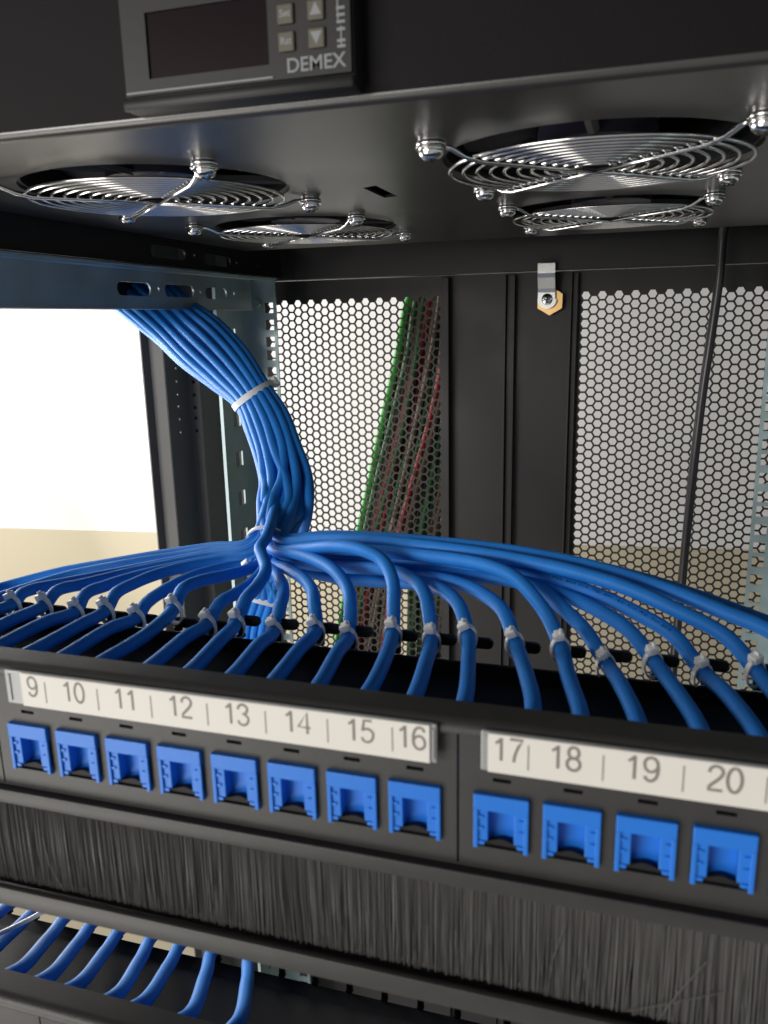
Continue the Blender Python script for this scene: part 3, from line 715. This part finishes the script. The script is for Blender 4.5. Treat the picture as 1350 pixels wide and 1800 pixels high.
for k in range(1, 25):
    p = TIEP[k]; nxt = atY(*RUN[k][0]); T = (nxt - p); T.z *= .5
    T = (T.normalized() + Vector(((p.x - portx(k)) / 60, 1, 0)).normalized())
    lb = ('white cable tie on the blue cable of jack %d' % k) if 9 <= k <= 20 else ('white cable tie on the blue cable %s left of the cable of jack 9' % ['', 'next', 'second', 'third', 'fourth', 'fifth', 'sixth', 'seventh', 'eighth'][9 - k] if k < 9 else 'white cable tie on the cable %s right of the one of jack 20' % ['', 'next', 'second', 'third', 'fourth'][k - 20])
    # strap reaches down round the tab below the cable
    tie(lb, p + Vector((0, 0, -1.6)), T, 3.6, 5.2, ZA + Vector((0.0, -0.25, 0)), -0.25 + random.uniform(-.2, .2), 'white cable ties tying the fanned cables to the tabs', 1.08)
c, u, v, a, b = FR[5]; tg = (FR[6][0] - FR[4][0])
tg = tg - v * tg.dot(v) * 0.9
tie('white cable tie round the thick blue bundle below the zinc rail', c, tg + u * 1.5, b + 1.0, a + 0.8, u, 0.0, 'white cable ties round the bundles', 2.0, False)
tie('white cable tie round the knot where the blue cables fan out', FR[0][0] + (FR[0][0] - FR[1][0]) * 0.75, FR[1][0] - FR[0][0], 12.5, 11.5, ray(466, 954) * -1, 0.9, 'white cable ties round the bundles', 1.2, False)
tie('white cable tie hanging under the left side of the knot', atT(447, 1003, 415), Vector((1, 0, .6)), 6, 5, Vector((0, -.3, 1)), 0.2, 'white cable ties round the bundles', 1.3, False)
tie('white cable tie round the thin bundle below the knot', atT(463, 1057, 640), Vector((.2, .4, 1)), 17, 9, ray(463, 1057) * -1, -0.9, 'white cable ties round the bundles', 2.2, False)
bm = B(); tube(bm, spline([atY(-20, 1650, 40), atY(40, 1622, 44), atY(95, 1592, 50)], 5), 0, 4, flat=(1.3, 0.5, ZA)); tag(link('tie_end', bm, 'nylon'), 'long white cable tie tail lying across the two leftmost lower cables', 'cable tie')
bm = B(); tube(bm, spline([atY(596, 1719, 100), atY(615, 1722, 98), atY(634, 1712, 98), atY(655, 1712, 99)], 4), 0.55, 5); tag(link('tie_end', bm, 'nylon'), 'small curled white cable tie end under the middle of the brush strip', 'cable tie')
bm = B(); tube(bm, spline([atY(803, 1766, 96), atY(809, 1756, 96), atY(809, 1748, 96)], 4), 0.5, 5); tag(link('tie_end', bm, 'nylon'), 'tiny upright white cable tie end under the right half of the brush strip', 'cable tie')

# ------------------------------------------------------------------ power cord and the wires outside the door
bm = B()
cord = spline([(101, 470, 215), (103, 530, 204), atY(1272, 400, 548), atY(1264, 490, 550), atY(1250, 590, 550), atY(1235, 690, 548), atY(1216, 850, 545), atY(1195, 1060, 540), atY(1182, 1190, 535), (85, 530, -420), (60, 540, -980)], 8)
tube(bm, cord, 3.7, 12); tag(link('power_cord', bm, 'cord', smooth=True), 'single black round cord hanging in front of the right perforated panel', 'cord')
random.seed(5)
W1 = [(735, 490), (717, 530), (700, 620), (672, 745), (650, 850), (628, 950), (605, 1060), (585, 1180), (560, 1350)]
W2 = [(800, 490), (800, 560), (793, 640), (778, 760), (750, 860), (724, 950), (707, 1060), (690, 1180), (670, 1350)]
cols = ['green', 'brown', 'brown', 'red', 'brown', 'dgreen', 'brown', 'red', 'brown', 'red', 'brown', 'red', 'dgreen', 'brown', 'red', 'brown', 'brown', 'red', 'dgreen', 'dgreen']
def wire(P, col, r):
    bm = B(); tube(bm, spline(P, 4), r, 7); o = link('wire', bm, col, smooth=True)
    nm = {'green': 'bright green', 'red': 'dull red', 'brown': 'brown', 'dgreen': 'dark green'}[col]
    if col == 'green': lb = 'bright green wire at the left edge of the wires outside the left perforated panel'
    else: lb = '%s wire hanging among the others outside the left perforated panel' % nm
    tag(o, lb, 'wire', 'coloured wires hanging outside the rear door' if col != 'green' else 'coloured wires hanging outside the rear door')
    return o
nW = 36
for i in range(nW):
    f = i / (nW - 1); P = []
    ph = random.uniform(0, 6); Yb = 640 + random.uniform(-6, 14) + (0 if i else -10)
    for j, (a, b) in enumerate(zip(W1, W2)):
        x = a[0] + (b[0] - a[0]) * f * (0.98 if j < 3 else 0.9) + (3.0 * math.sin(ph + j * 1.3) if i else 0)
        P.append(atY(x, a[1] + (b[1] - a[1]) * f, Yb))
    col = cols[i % len(cols)] if i else 'green'
    if i and col == 'green': col = 'dgreen'
    wire(P, col, 3.3 if i else 4.6)
W3 = [(840, 520), (812, 600), (788, 700), (762, 800), (740, 900), (728, 960), (722, 1060), (716, 1180), (700, 1350)]
W4 = [(930, 520), (900, 620), (870, 720), (840, 800), (815, 900), (800, 970), (790, 1060), (785, 1180), (775, 1350)]
for i in range(14):
    f = i / 13; P = []; ph = random.uniform(0, 6); Yb = 646 + random.uniform(-6, 14)
    for j, (a, b) in enumerate(zip(W3, W4)):
        P.append(atY(a[0] + (b[0] - a[0]) * f + 3 * math.sin(ph + j * 1.1), a[1] + (b[1] - a[1]) * f, Yb))
    wire(P, ['dgreen', 'dgreen', 'brown', 'dgreen', 'brown', 'red', 'brown', 'dgreen'][i % 8], 3.4)
